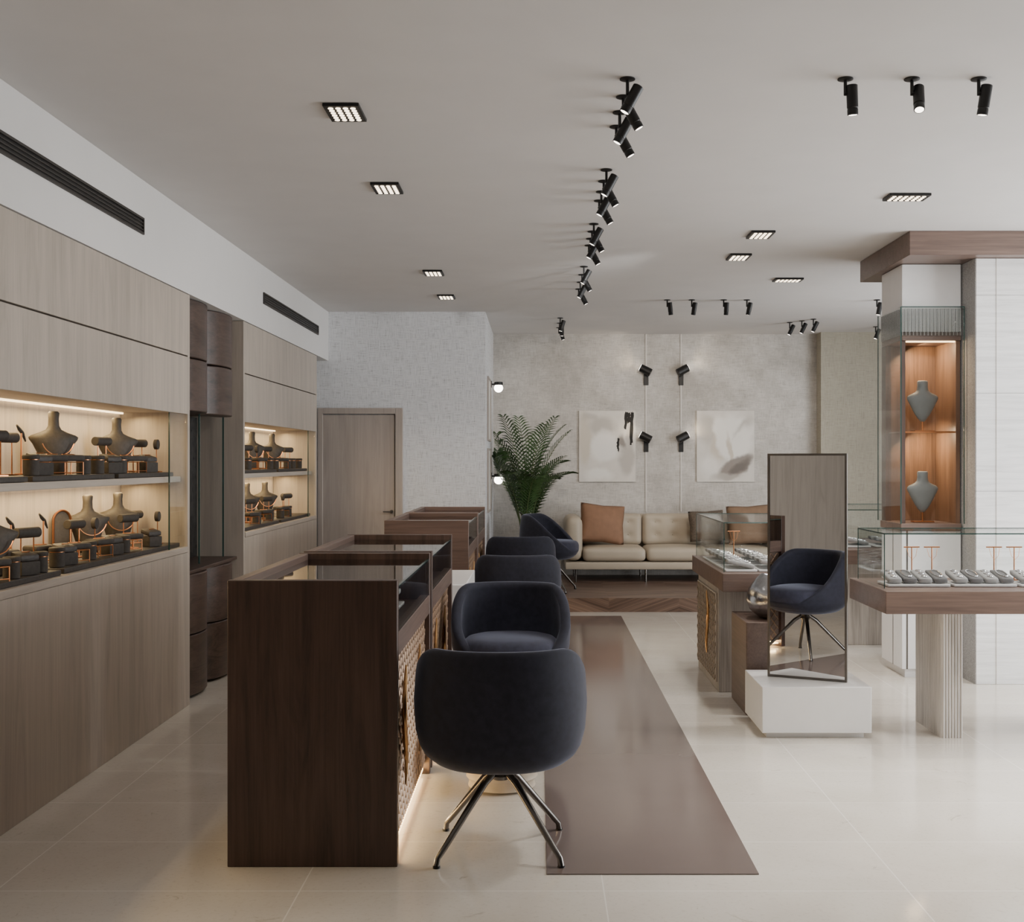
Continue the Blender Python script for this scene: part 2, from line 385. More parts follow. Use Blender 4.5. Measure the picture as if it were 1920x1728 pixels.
# ------------------------------------------------------------------ oak display cabinets
def area(name, loc, rot, sx, sy, power, col):
    l = bpy.data.lights.new(name, 'AREA'); l.shape = 'RECTANGLE'; l.size = sx; l.size_y = sy; l.energy = power; l.color = col
    o = bpy.data.objects.new(name, l); COL.objects.link(o); o.location = loc; o.rotation_euler = rot; return o
def spotlight(name, loc, target, power, col, ang=60, blend=.6, rad=.04):
    l = bpy.data.lights.new(name, 'SPOT'); l.energy = power; l.color = col; l.spot_size = math.radians(ang); l.spot_blend = blend; l.shadow_soft_size = rad
    o = bpy.data.objects.new(name, l); COL.objects.link(o); o.location = loc
    d = Vector(target)-Vector(loc); o.rotation_euler = d.to_track_quat('-Z','Y').to_euler(); return o
WARM = (1,.72,.36)
def cabinet(y0, y1, label):
    r = empty('display_cabinet', (-2.37, (y0+y1)/2, 0), label, 'cabinet')
    B = lambda *a, n, m='oak', bev=.002: bx(*a).build(n, m, r, True, bev)
    B(-2.6,-2.57,y0,y1,0,2.528, n='back_panel')
    B(-2.569,-2.156,y0,y0+.04,0,2.528, n='side_panel'); B(-2.569,-2.156,y1-.04,y1,0,2.528, n='side_panel')
    B(-2.18,-2.155,y0+.041,y1-.041,1.79,2.142, n='upper_door'); B(-2.18,-2.155,y0+.041,y1-.041,2.15,2.526, n='upper_door')
    B(-2.569,-2.181,y0+.041,y1-.041,1.8,1.83, n='niche_ceiling', m='oaky')
    B(-2.569,-2.15,y0+.041,y1-.041,.945,.98, n='counter_top', m='oaky')
    B(-2.18,-2.155,y0+.041,y1-.041,.0,.943, n='lower_panel')
    B(-2.569,-2.2,y0+.041,y1-.041,1.375,1.41, n='shelf', m='oaky')
    B(-2.56,-2.545,y0+.06,y1-.06,1.79,1.8, n='light_strip', m='led', bev=0); B(-2.56,-2.545,y0+.06,y1-.06,1.366,1.375, n='light_strip', m='led', bev=0)
    bx(-2.172,-2.166,y1-.36,y1-.045,.981,1.789).build('glass_pane', 'glass', r, True)
    bx(-2.173,-2.165,y1-.366,y1-.36,.981,1.789).build('glass_edge', 'edge', r, True)
    L = y1-y0-.2
    area('niche_light', (-2.46,(y0+y1)/2,1.775), (0,-.1,0), .04, L, 5*L, WARM)
    area('niche_light', (-2.46,(y0+y1)/2,1.355), (0,-.1,0), .04, L, 5*L, WARM)
    return r
cabinet(3.3, 7.25, 'near pale oak display cabinet at the left with lit niches of jewellery stands')
cabinet(8.57, 11.4, 'far pale oak display cabinet with lit niches, beside the oak door')

# fluted dark cabinet between
r = empty('fluted_cabinet', (-2.4, 7.91, 0), 'dark walnut cabinet with rounded bulging doors between the two oak cabinets', 'cabinet')
bx(-2.6,-2.56,7.26,8.56,0,2.528).build('back_panel', 'walnut', r, True)
for (z0, z1) in ((.02,.4),(.408,.785), (1.82,2.15), (2.158,2.526)):
    for yc in (7.59, 8.22):
        m = MB(); pts = []
        for k in range(25):
            a = PI*k/24; pts.append((-2.34+.17*abs(math.sin(a))**.75, yc-.305*math.cos(a)))
        m.skin([[(x,y,z0) for x,y in pts],[(x,y,z1) for x,y in pts]]); m.build('bulging_door', 'flute', r, True, .006)
bx(-2.559,-2.345,7.262,8.558,0,.78).build('lower_body', 'walnut', r, True)
bx(-2.559,-2.345,7.262,8.558,1.83,2.52).build('upper_body', 'walnut', r, True)
bx(-2.559,-2.2,7.262,8.558,.787,.81).build('ledge', 'flute', r, True, .003)
for y in (7.295,7.9,8.5): bx(-2.292,-2.282,y,y+.008,.812,1.82).build('glass_edge', 'edge', r, True)
m = MB()
for k in range(40): m.cyl((-2.5,7.29+k*.032,.812),(-2.5,7.29+k*.032,1.819),.014,n=8)
m.build('reeded_back', 'reed', r, True)

# ------------------------------------------------------------------ jewellery props
def ellipse(z, a, b, n=24, dx=0, dy=0): return [(dx+a*math.cos(2*PI*k/n), dy+b*math.sin(2*PI*k/n), z) for k in range(n)]
def f_bust():
    r = empty('necklace_bust', (0,0,0))
    m = MB()   # wide along local y, front is +x
    prof = [(0,.043,.058),(.01,.047,.062),(.06,.048,.066),(.11,.05,.082),(.15,.05,.104),(.172,.048,.122),(.184,.044,.126),(.194,.04,.11),(.207,.034,.07),(.221,.028,.038),(.24,.024,.027),(.275,.023,.025),(.303,.025,.028),(.312,.018,.02)]
    m.skin([ellipse(z,a,b) for z,a,b in prof]); m.build('torso_form', 'bust', r, ang=80)
    m = MB(); pts = []
    for k in range(13):
        a = -1.25+2.5*k/12; pts.append((.051+.006*math.cos(a), .08*math.sin(a)/.95, .178-.085*math.cos(a)))
    m.tube(pts, .003, 6); m.build('necklace', 'copper', r); return r
def f_drum():
    r = empty('ring_drum', (0,0,0))
    MB().lathe([(.03,0),(.034,.003),(.034,.07),(.03,.073)], n=20).build('drum', 'charcoal', r)
    MB().lathe([(.0355,.073),(.037,.076),(.037,.088),(.033,.093),(.001,.094)], n=20).build('cap', 'charcoal', r)
    MB().lathe([(.0345,.0705),(.0352,.0705),(.0352,.073),(.0345,.073)], n=20).build('band', 'copper', r); return r
def f_roll():
    r = empty('bracelet_roll_stand', (0,0,0))
    m = MB(); m.box(-.03,.03,-.05,.05,0,.006)
    for y in (-.035,.035): m.cyl((0,y,.006),(0,y,.15),.003,n=8)
    m.build('copper_frame', 'copper', r)
    MB().cyl((0,-.062,.172),(0,.062,.172),.024,n=18).build('roll', 'charcoal', r, bev=.003); return r
def f_cush():
    r = empty('raised_cushion', (0,0,0))
    m = MB()
    for x in (-.04,.04):
        for y in (-.055,.055): m.cyl((x,y,0),(x,y,.06),.0026,n=6)
    for x in (-.04,.04): m.cyl((x,-.055,.06),(x,.055,.06),.0026,n=6); m.cyl((x,-.055,.01),(x,.055,.01),.0026,n=6)
    for y in (-.055,.055): m.cyl((-.04,y,.06),(.04,y,.06),.0026,n=6)
    m.build('wire_frame', 'copper', r)
    MB().rbox((0,0,.08),(.1,.13,.03),.012,5).build('cushion', 'charcoal', r)
    MB().tube([(.02*math.cos(t)*.9, .035*math.sin(t), .0965) for t in [2*PI*k/14 for k in range(15)]], .003, 6).build('bracelet', 'copper', r); return r
def f_box():
    r = empty('jewellery_box', (0,0,0))
    MB().rbox((0,0,.03),(.07,.1,.06),.006,4).build('box_body', 'charcoal', r)
    MB().rbox((-.004,0,.082),(.07,.1,.03),.01,4,lambda P,h: Vector((P.x,P.y,P.z-P.x*.25))).build('sloped_lid', 'slab', r)
    MB().tube([(.0,-.02,.101),(.006,0,.1005),(.0,.02,.101)], .003, 5).build('ring', 'copper', r); return r
def f_hook():
    r = empty('earring_stand', (0,0,0))
    MB().lathe([(.03,0),(.03,.006),(.005,.008),(.004,.2)], n=14).build('post', 'copper', r)
    MB().tube([(0,-.05,.235),(0,-.02,.215),(0,.01,.2),(0,.045,.16)], [.004,.009,.009,.004], 8).build('bar', 'charcoal', r); return r
def f_ball():
    r = empty('disc_stand', (0,0,0))
    m = MB(); m.box(-.025,.025,-.03,.03,0,.006); m.cyl((0,0,.006),(0,0,.14),.003,n=8); m.build('copper_post', 'copper', r)
    MB().cyl((-.012,0,.165),(.012,0,.165),.03,n=22).build('disc', 'charcoal', r, bev=.003); return r
def f_arch():
    r = empty('arch_panel', (0,0,0))
    pts = [(-.055,0)] + [(-.055*math.cos(PI*k/16), .18+.055*math.sin(PI*k/16)) for k in range(17)] + [(.055,0)]
    MB().skin([[(-.01,y,z) for y,z in pts],[(.0,y,z) for y,z in pts]]).build('panel', 'bust', r)
    MB().tube([(.003,y,z) for y,z in pts], .006, 8).build('rim', 'copper', r); return r
KIND = {'bust': (f_bust,'taupe necklace bust','bust'), 'drum': (f_drum,'small capped ring drum','ring holder'), 'box': (f_box,'charcoal box with sloped lid','jewellery box'),
        'roll': (f_roll,'bracelet roll on copper rods','bracelet stand'), 'cush': (f_cush,'raised charcoal cushion','jewellery cushion'),
        'hook': (f_hook,'slim copper earring stand','earring stand'), 'arch': (f_arch,'copper rimmed arched panel','display panel'), 'ball': (f_ball,'round disc on a copper post','earring stand')}
def shelf_items(zb, slabs, items, where):
    for i, (x0, x1, y0, y1) in enumerate(slabs):
        o = bx(x0,x1,y0,y1,zb+.001,zb+.026).build('display_slab', 'slab', bev=.004)
        tag(o, '%s dark display slab from the left on the %s' % (ORD[i], where), 'display slab')
    cnt = {}
    for (k, x, y, rz) in sorted(items, key=lambda t: t[2]/-t[1]):
        f, d, c = KIND[k]; i = cnt.get(k, 0); cnt[k] = i+1
        if k == 'bust': rz -= .75
        if k in ('roll','cush','box'): rz -= .45
        place(k, f, (x,y,zb+.027), rz, '%s %s from the left on the %s' % (ORD[i], d, where), c, '%ss on the %s' % (c, where))
shelf_items(1.41, [(-2.52,-2.21,4.45,5.08),(-2.52,-2.21,5.13,6.12),(-2.52,-2.21,6.18,7.1)],
  [('bust',-2.39,4.72,0),('roll',-2.3,4.95,0),('ball',-2.38,5.12,0),('roll',-2.42,5.33,.1),('drum',-2.25,5.2,0),('box',-2.27,5.34,0),('cush',-2.28,5.49,.2),('hook',-2.46,5.58,0),('bust',-2.41,5.83,0),('cush',-2.27,5.66,0),('drum',-2.25,5.8,0),('drum',-2.25,5.98,0),
   ('roll',-2.36,6.34,.2),('ball',-2.46,6.12,0),('roll',-2.46,6.02,.1),('box',-2.26,6.2,0),('drum',-2.25,6.31,0),('bust',-2.41,6.7,-.1),('cush',-2.27,6.45,0),('roll',-2.4,7.02,0),('box',-2.27,6.81,0),('ball',-2.28,7.0,0),('cush',-2.28,6.63,.3)], 'near cabinet upper shelf')
shelf_items(.98, [(-2.54,-2.18,4.45,5.36),(-2.54,-2.19,5.42,7.16)],
  [('bust',-2.36,5.04,0),('cush',-2.24,4.8,0),('drum',-2.22,4.94,0),('box',-2.23,5.1,0),('drum',-2.22,5.22,0),('cush',-2.42,5.29,.1),('roll',-2.31,5.3,0),('cush',-2.38,5.6,0),('hook',-2.46,5.83,0),('roll',-2.38,6.02,.2),('arch',-2.52,6.2,-.5),('hook',-2.46,5.47,0),
   ('bust',-2.46,6.4,0),('bust',-2.46,6.86,-.1),('drum',-2.26,5.9,0),('cush',-2.27,6.06,.1),('box',-2.26,6.22,0),('cush',-2.27,6.5,-.2),('roll',-2.33,6.66,0),('drum',-2.25,6.36,0),('box',-2.25,6.82,0),('roll',-2.45,7.09,0),('ball',-2.28,7.02,0),('drum',-2.25,5.48,0),('ball',-2.36,6.24,0),('cush',-2.27,5.74,0),('box',-2.26,5.6,0)], 'near cabinet lower deck')
shelf_items(1.41, [(-2.52,-2.21,8.75,9.9),(-2.52,-2.21,9.98,11.2)],
  [('drum',-2.26,9.1,0),('roll',-2.32,9.3,0),('cush',-2.27,9.5,0),('ball',-2.32,9.66,0),('bust',-2.4,9.82,0),('drum',-2.25,9.8,0),('drum',-2.26,10.05,0),('ball',-2.44,10.2,0),('roll',-2.36,10.15,0),('cush',-2.27,10.32,0),('bust',-2.41,10.6,-.1),('drum',-2.26,10.55,0),('drum',-2.26,10.75,0),('roll',-2.34,10.93,0),('drum',-2.27,11.08,0)], 'far cabinet upper shelf')
shelf_items(.98, [(-2.54,-2.19,8.75,9.9),(-2.54,-2.19,9.98,11.25)],
  [('roll',-2.3,8.95,0),('cush',-2.26,9.2,0),('hook',-2.45,9.3,0),('drum',-2.25,9.36,0),('arch',-2.52,9.5,-.5),('roll',-2.35,9.52,0),('bust',-2.45,9.85,0),('cush',-2.27,9.68,0),('drum',-2.26,9.86,0),('roll',-2.35,10.12,0),('bust',-2.45,10.5,-.1),('drum',-2.25,10.22,0),('cush',-2.28,10.4,0),('drum',-2.27,10.62,0),('ball',-2.35,10.78,0),('roll',-2.36,10.98,0)], 'far cabinet lower deck')

# ------------------------------------------------------------------ jewellery counters
def lattice(m, x, y0, y1, z0, z1, step=.075, r=.006):
    for sgn in (1, -1):
        lo = z0 - y1 if sgn > 0 else z0 + y0
        hi = z1 - y0 if sgn > 0 else z1 + y1
        c = lo + step/2
        while c < hi:
            if sgn > 0: a, b = max(y0, z0-c), min(y1, z1-c); P = (x, a, a+c), (x, b, b+c)
            else: a, b = max(y0, c-z1), min(y1, c-z0); P = (x, a, c-a), (x, b, c-b)
            if b-a > .01: m.cyl(P[0], P[1], r, n=5)
            c += step
def wave(x, y, z0, z1, parent, name='gold_ornament', w=.03):
    pts = []; N = 24
    for k in range(N+1):
        t = k/N; pts.append((x, y+w*math.sin(t*2*PI*1.1+.4), z0+(z1-z0)*t))
    MB().tube(pts, [.003+.008*math.sin(PI*k/N)**.7 for k in range(N+1)], 8).build(name, 'gold', parent, True)
CX0, CX1 = -1.152, -.523
def counter(y0, y1, label, pm='walnut'):
    r = empty('jewellery_counter', ((CX0+CX1)/2, (y0+y1)/2, 0), label, 'counter', 'jewellery counters in a row')
    for a in (y0, y1-.045): bx(CX0,CX1,a,a+.045,0,1.06).build('end_panel', pm, r, True, .003)
    a, b = y0+.046, y1-.046
    bx(CX0+.004,-.57,a,b,.05,.84).build('body', 'walnut', r, True)
    bx(CX0,CX0+.045,a,b,.845,1.058).build('back_rail', 'walnuty', r, True, .003)
    bx(-.57+.001,CX1-.002,a,b,.77,.86).build('front_rail', 'walnuty', r, True, .003)
    bx(-.569,-.552,a,b,.05,.765).build('front_panel', 'lattice', r, True)
    m = MB(); lattice(m, -.55, a+.01, b-.01, .06, .757); m.build('lattice', 'latbar', r, True)
    bx(-.62,-.555,a,b,.02,.03).build('light_strip', 'led', r, True)
    bx(CX0+.046,CX1-.004,a,b,1.022,1.03).build('glass_top', 'glasstop', r, True)
    bx(CX1-.01,CX1-.004,a,b,.861,1.021).build('front_glass', 'glass', r, True)
    bx(CX1-.012,CX1-.002,a,b,1.0305,1.034).build('glass_edge', 'edge', r, True)
    for yy in (-.3, .25): wave(-.535, (y0+y1)/2+yy, .2, .68, r)
    area('plinth_light', (-.58,(y0+y1)/2,.045), (0,-.9,0), .03, b-a, 6, WARM)
    return r
counter(4.34, 5.68, 'nearest dark walnut jewellery counter, beside the chair with its back turned')
counter(5.75, 7.1, 'second walnut jewellery counter from the camera, right behind the nearest one')
counter(8.75, 10.08, 'third walnut jewellery counter, beyond the gap with the white plinth', 'walnutlit')
counter(10.15, 11.45, 'farthest walnut jewellery counter, against the linen wall by the door', 'walnutlit')
o = bx(-1.05,-.46,7.45,8.45,0,.72).build('white_plinth', 'white', bev=.006); tag(o, 'low white plinth standing in the gap between the second and third counters', 'plinth')

def f_tray():
    r = empty('jewellery_tray', (0,0,0))
    bx(-.1,.1,-.17,.17,0,.014).build('tray_base', 'traybase', r, bev=.003)
    for k in range(4):
        y = -.125+k*.083
        m = MB()
        def fn(P, h): return Vector((P.x, P.y, P.z + P.x*.2))
        m.rbox((0,y,.047),(.172,.076,.03),.012,5,fn); m.build('pad', 'pad' if k % 2 else 'paddark', r)
    m = MB()
    for k in range(4):
        y = -.125+k*.083
        if k % 2 == 0:
            m.tube([(.06*math.cos(t), y+.024*math.sin(t), .0645+.2*.06*math.cos(t)) for t in [2*PI*q/16 for q in range(17)]], .0034, 5)
        else:
            for q in (-.05, 0, .05): m.tube([(q+.013*math.cos(t), y+.013*math.sin(t), .0645+.2*(q+.013*math.cos(t))) for t in [2*PI*z/10 for z in range(11)]], .003, 5)
        m.lathe([(.001,-.006),(.009,0),(.001,.006)], c=(-.062,y,.053), n=8)
    m.build('chains', 'diamond', r); return r
for i, (y, n) in enumerate(((4.75,'nearest'),(5.25,'nearest'),(6.2,'second'),(6.65,'second'))):
    place('tray', f_tray, (-.72,y,.842), 0, 'grey jewellery tray under the glass of the %s walnut counter, %s end' % (n, ('near','far')[i%2]), 'jewellery tray', 'trays inside the counters')

# ------------------------------------------------------------------ tub chairs
def interp(tb, z):
    for (a, b), (c, d) in zip(tb, tb[1:]):
        if z <= c:
            t = max(0, min(1, (z-a)/(c-a))); t = t*t*(3-2*t)*.35+t*.65; return b+(d-b)*t
    return tb[-1][1]
def f_chair():
    r = empty('tub_chair', (0,0,0)); N = 64
    tb = [(.345,.70),(.36,.785),(.385,.87),(.42,.935),(.48,.98),(.58,1.0),(.68,.985),(.76,.95),(.82,.90)]
    def R(t, a=.334, b=.315, n=2.35): return 1/((abs(math.sin(t))/a)**n+(abs(math.cos(t))/b)**n)**(1/n)
    def T(t):
        t = abs(t); u = max(0, min(1, (2.74-t)/(2.74-.9))); return .425+.36*(u*u*(3-2*u))
    th = [-PI+2*PI*k/N for k in range(N)]
    P = lambda t, f, z, off=0: ((R(t)*f-off)*math.sin(t), -(R(t)*f-off)*math.cos(t), z)
    loops = []
    for f, z in ((.03,.332),(.3,.333),(.52,.335),(.64,.339)): loops.append([P(t,f,z) for t in th])
    K = 18
    for k in range(K+1):
        q = (k/K)**1.3
        loops.append([P(t, interp(tb, .345+(T(t)-.345)*q), .345+(T(t)-.345)*q) for t in th])
    for off, dz in ((.006,.011),(.017,.018),(.033,.018),(.046,.011)): loops.append([P(t, interp(tb, T(t)), T(t)+dz, off) for t in th])
    for k in range(K+1):
        loops.append([P(t, interp(tb, T(t)+(.42-T(t))*k/K), T(t)+(.42-T(t))*k/K, .055) for t in th])
    loops.append([P(t, .4, .42) for t in th]); loops.append([P(t, .03, .42) for t in th])
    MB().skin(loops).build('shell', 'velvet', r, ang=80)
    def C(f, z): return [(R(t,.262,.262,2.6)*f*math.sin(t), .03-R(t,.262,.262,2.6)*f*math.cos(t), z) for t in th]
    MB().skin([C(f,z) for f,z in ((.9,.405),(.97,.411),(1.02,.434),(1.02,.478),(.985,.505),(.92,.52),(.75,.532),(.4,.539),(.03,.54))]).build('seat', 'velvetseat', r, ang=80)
    for sx in (-1,1):
        for sy in (-1,1):
            l = MB().tube([(sx*.02,sy*.018,.305),(sx*.06,sy*.055,.268),(sx*.205,sy*.195,.062),(sx*.226,sy*.216,.034),(sx*.23,sy*.22,.008)], [.015,.0145,.012,.011,.012], 10).build('leg', 'chrome', r, ang=60)
            MB().cyl((sx*.23,sy*.22,0),(sx*.23,sy*.22,.008),.014,n=12).build('foot_pad', 'black', l)
    MB().lathe([(.03,.27),(.038,.285),(.03,.3),(.06,.326),(.12,.331)], n=20).build('hub', 'chrome', r); return r
G = 'dark velvet tub chairs'
for (x,y,z,rz,lab) in ((-.147,4.55,0,.0,'dark navy velvet tub chair nearest the camera, its back turned, beside the dark counter'),
    (-.156,6.55,0,PI+.04,'dark navy velvet tub chair facing the camera, just behind the nearest chair'),
    (-.16,8.95,0,.0,'dark navy velvet tub chair with its back turned, third along the counters'),
    (-.17,11.1,0,.0,'dark navy velvet tub chair farthest along the counters on the tiles'),
    (.12,12.35,.141,-PI/2-.25,'dark navy velvet tub chair turned sideways on the wooden platform by the palm')):
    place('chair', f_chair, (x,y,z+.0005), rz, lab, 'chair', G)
m = MB().lathe([(.12,0),(.155,.01),(.15,.035),(.165,.055),(.16,.075),(.175,.1),(.17,.15),(.13,.17),(.12,.22),(.16,.27),(.18,.29),(.18,.31),(.001,.312)], c=(-.17,5.42,.001), n=36)
o = m.build('turned_pedestal', 'stone', ang=50); tag(o, 'round beige turned stone pedestal on the floor behind the nearest chair', 'pedestal')

# ------------------------------------------------------------------ island display case, mirror and plinths
def glass_cover(r, x0, x1, y0, y1, z0, z1):
    e = .006; m = MB()     # customer-side (near) face is open
    m.box(x0,x1,y1-e,y1,z0,z1-e); m.box(x0,x0+e,y0+e,y1-e,z0,z1-e); m.box(x1-e,x1,y0+e,y1-e,z0,z1-e); m.box(x0,x1,y0,y1,z1-e,z1)
    o = m.build('glass_cover', 'glass', r, True)
    m = MB(); w = .004
    for x in (x0-.001, x1-w+.001):
        for y in (y0-.001, y1-w+.001): m.box(x,x+w,y,y+w,z0,z1)
        m.box(x,x+w,y0,y1,z1-.005,z1+.0015)
    for y in (y0-.001, y1-w+.001): m.box(x0,x1,y,y+w,z1-.005,z1+.0015)
    m.build('glass_edge', 'edge', o, True)
    return o
def island(x0, y0, label, top=.80, w=.6, d=1.46):
    x1, y1 = x0+w, y0+d
    r = empty('display_case', ((x0+x1)/2,(y0+y1)/2,0), label, 'display case', 'walnut topped glass display cases')
    bx(x0,x1,y0,y1,top-.115,top).build('table_slab', 'walnutx', r, True, .004)
    bx(x0+.02,x1-.04,y0+.3,y1-.2,0,top-.116).build('base', 'palewood', r, True, .004)
    bx(x0+.008,x0+.019,y0+.34,y1-.24,.06,top-.16).build('side_panel', 'latpale', r, True)
    m = MB(); lattice(m, x0+.006, y0+.35, y1-.25, .07, top-.17, .07, .005); m.build('lattice', 'latpalebar', r, True)
    wave(x0-.004, y0+.65, .2, .62, r, w=.04)
    glass_cover(r, x0+.02, x1-.02, y0+.08, y1-.08, top+.001, top+.315)
    return r
island(1.15, 7.33, 'walnut topped glass display case behind the standing mirror, left of the column')
island(2.4, 9.3, 'walnut topped glass display case seen between the mirror and the column', w=.9)
for i, y in enumerate((7.6,7.95,8.3)):
    for j, x in enumerate((1.285,1.495)):
        place('tray', f_tray, (x,y,.802), PI, '%s grey jewellery tray of the %s row in the display case behind the mirror' % (('nearest','middle','farthest')[i], ('left','right')[j]), 'jewellery tray', 'trays in the island case')
for i, x in enumerate((2.6,2.85,3.1)):
    place('tray', f_tray, (x,9.7,.802), PI, '%s grey jewellery tray in the far case beside the column' % ('leftmost','middle','rightmost')[i], 'jewellery tray', 'trays in the far case')
def f_tstand():
    r = empty('necklace_stand', (0,0,0))
    m = MB(); m.box(-.05,.05,-.03,.03,0,.008)
    m.cyl((0,0,.008),(0,0,.19),.0035,n=8); m.cyl((-.045,0,.19),(.045,0,.19),.0035,n=8); m.build('copper_post', 'copper', r, ang=60)
    m = MB(); m.tube([(-.03,-.005,.186),(-.02,-.012,.14),(0,-.014,.12),(.02,-.012,.14),(.03,-.005,.186)], .0012, 6); m.build('pendant_chain', 'copper', r); return r
place('tstand', f_tstand, (1.42,8.54,.802), 0, 'slim copper necklace stand in the display case behind the mirror', 'necklace stand', 'copper necklace stands')

r = empty('white_block', (1.5,6.61,0), 'square white lacquered block on the floor under the standing mirror', 'plinth')
bx(1.24,1.77,6.39,6.85,0,.03).build('recessed_base', 'white', r, True); bx(1.21,1.803,6.35,6.88,.03,.28).build('block', 'white', r, True, .004)
o = bx(1.226,1.8,6.93,7.46,0,.55).build('walnut_plinth', 'walnuty', bev=.005); tag(o, 'walnut cube plinth behind the mirror carrying the silver vase', 'plinth')
m = MB(); prof = [(.08,0),(.11,.004),(.165,.05),(.188,.11),(.172,.175),(.125,.225),(.098,.247),(.092,.25),(.088,.245),(.1,.215),(.13,.16),(.02,.1)]
loops = []
for rr, z in prof: loops.append([(1.45+rr*math.cos(2*PI*k/36), 7.135+rr*math.sin(2*PI*k/36), .551+z+ (z/.25)**3*.02*-math.cos(2*PI*k/36)) for k in range(36)])
m.skin(loops); o = m.build('silver_vase', 'silver', ang=60); tag(o, 'round hammered silver vase on the walnut plinth, partly behind the mirror', 'vase')

r = empty('standing_mirror', (1.505,6.58,.281), 'tall narrow framed mirror standing on the white block', 'mirror', rz=-math.radians(25.9))
W, H = .4446, 1.264; b = .012
m = MB(); m.box(-W/2,W/2,-.012,.012,0,b); m.box(-W/2,W/2,-.012,.012,H-b,H); m.box(-W/2,-W/2+b,-.012,.012,b,H-b); m.box(W/2-b,W/2,-.012,.012,b,H-b)
m.build('frame', 'frame', r); bx(-W/2+b,W/2-b,-.006,.006,b,H-b).build('mirror_glass', 'mirror', r)

# ------------------------------------------------------------------ right hand display table
r = empty('display_table', (2.6,6.5,0), 'long walnut display table with glass case in front of the marble pillar', 'display table')
bx(1.82,3.45,6.15,6.87,.70,.82).build('table_slab', 'walnutx', r, True, .004)
for lx in (2.19, 3.05):
    q = bx(lx,lx+.11,6.37,6.8,0,.699).build('leg_panel', 'pale', r, True, .004)
    m = MB()
    for k in range(27): m.cyl((lx-.001,6.378+k*.016,.0),(lx-.001,6.378+k*.016,.698),.0065,n=6)
    for k in range(7): m.cyl((lx+.008+k*.016,6.369,.0),(lx+.008+k*.016,6.369,.698),.0065,n=6)
    m.build('fluting', 'pale', q, True)
glass_cover(r, 1.85, 3.42, 6.28, 6.8, .821, 1.115)
for i, x in enumerate((2.06,2.42,2.78,3.14)):
    place('tray', f_tray, (x,6.45,.822), PI/2, '%s grey jewellery tray from the left in the glass case before the marble pillar' % ORD[i], 'jewellery tray', 'trays in the long glass case')
for i, x in enumerate((2.13,2.245,2.6,2.715)):
    place('tstand', f_tstand, (x,6.7,.822), 0, '%s slim copper necklace stand from the left in the case before the marble pillar' % ORD[i], 'necklace stand', 'copper necklace stands')

# ------------------------------------------------------------------ column with vitrine, marble pillar, canopy
r = empty('display_column', (2.73,8.4,0), 'white column with a copper lit glass vitrine holding two slate neck forms', 'column')
X0, X1, Y0, Y1 = 2.52, 2.93, 8.14, 8.62
bx(X0+.03,X1,Y0+.03,Y1,0,.06).build('plinth', 'whitecol', r, True)
bx(X0,X1,Y0,Y1,.06,1.02).build('lower_block', 'whitecol', r, True, .004)
bx(X0,X1,Y0,Y1,2.40,2.868).build('upper_block', 'whitecol', r, True, .004)
bx(X0-.01,X1,Y0-.01,Y1,1.021,1.07).build('vitrine_floor', 'walnutx', r, True, .003)
bx(X0,X1,Y0,Y1,2.34,2.399).build('vitrine_top', 'walnutx', r, True, .003)
bx(X0+.04,X1-.03,Y1-.04,Y1,1.071,2.339).build('back_panel', 'copperwood', r, True)
bx(X1-.029,X1,Y0+.02,Y1,1.071,2.339).build('side_panel', 'copperwood', r, True)
bx(X0,X0+.039,Y1-.1,Y1,1.071,2.339).build('post', 'walnut', r, True)
bx(X0,X0+.03,Y0+.02,Y0+.04,1.071,2.339).build('post', 'walnut', r, True)
bx(X0+.01,X1-.03,Y0+.03,Y1-.045,1.70,1.71).build('glass_shelf', 'glass', r, True)
bx(X0+.01,X1-.03,Y0+.026,Y0+.032,1.699,1.711).build('shelf_edge', 'copper', r, True)
m = MB(); m.box(X0+.04,X1-.03,Y0+.03,Y0+.045,2.33,2.339); m.build('light_strip', 'led', r, True)
e = .006; XG, YG = X0-.03, Y0-.07
m = MB(); m.box(XG,X1,YG,YG+e,2.36,2.56); m.box(XG,XG+e,YG+e,Y1,1.071,2.56); m.box(XG,X1,YG,Y0-.005,2.56,2.566)
g = m.build('glass_pane', 'glass', r, True)
m = MB(); m.box(XG-.001,XG+.006,YG-.001,YG+.006,1.071,2.566); m.box(XG-.001,XG+.006,Y1-.006,Y1,1.071,2.566); m.box(XG,X1,YG-.002,YG+.001,2.56,2.567); m.box(X1-.006,X1,YG-.001,YG+.006,1.071,2.566); m.build('glass_edge', 'edge', g, True)
# ribs imitating the striped reflection in the glass: alternating clear and grey
for mm, k0 in (('reflrib', 0), ('stucco', 1)):
    m = MB()
    for k in range(k0, 34, 2): m.cyl((XG+.012+k*.0126,Y0-.03,2.372),(XG+.012+k*.0126,Y0-.03,2.555),.0058 if k0 == 0 else .003,n=8)
    for k in range(k0, 36, 2): m.cyl((XG+.012,Y0-.018+k*.0126,2.372),(XG+.012,Y0-.018+k*.0126,2.555),.0058 if k0 == 0 else .003,n=8)
    m.build('reflection_ribs', mm, r, True)
m = MB(); m.box(X0-.001,X0+.001,Y0+.2,Y0+.212,.06,1.02); m.box(X0+.03,X0+.042,Y0-.001,Y0+.001,.06,1.02); m.build('groove', 'frame', r, True)
area('vitrine_light', (2.70,8.4,2.32), (0,-.55,0), .16, .16, 7, (1,.71,.43))
area('vitrine_light', (2.70,8.42,1.69), (0,-.55,0), .16, .12, 4.5, (1,.71,.43))
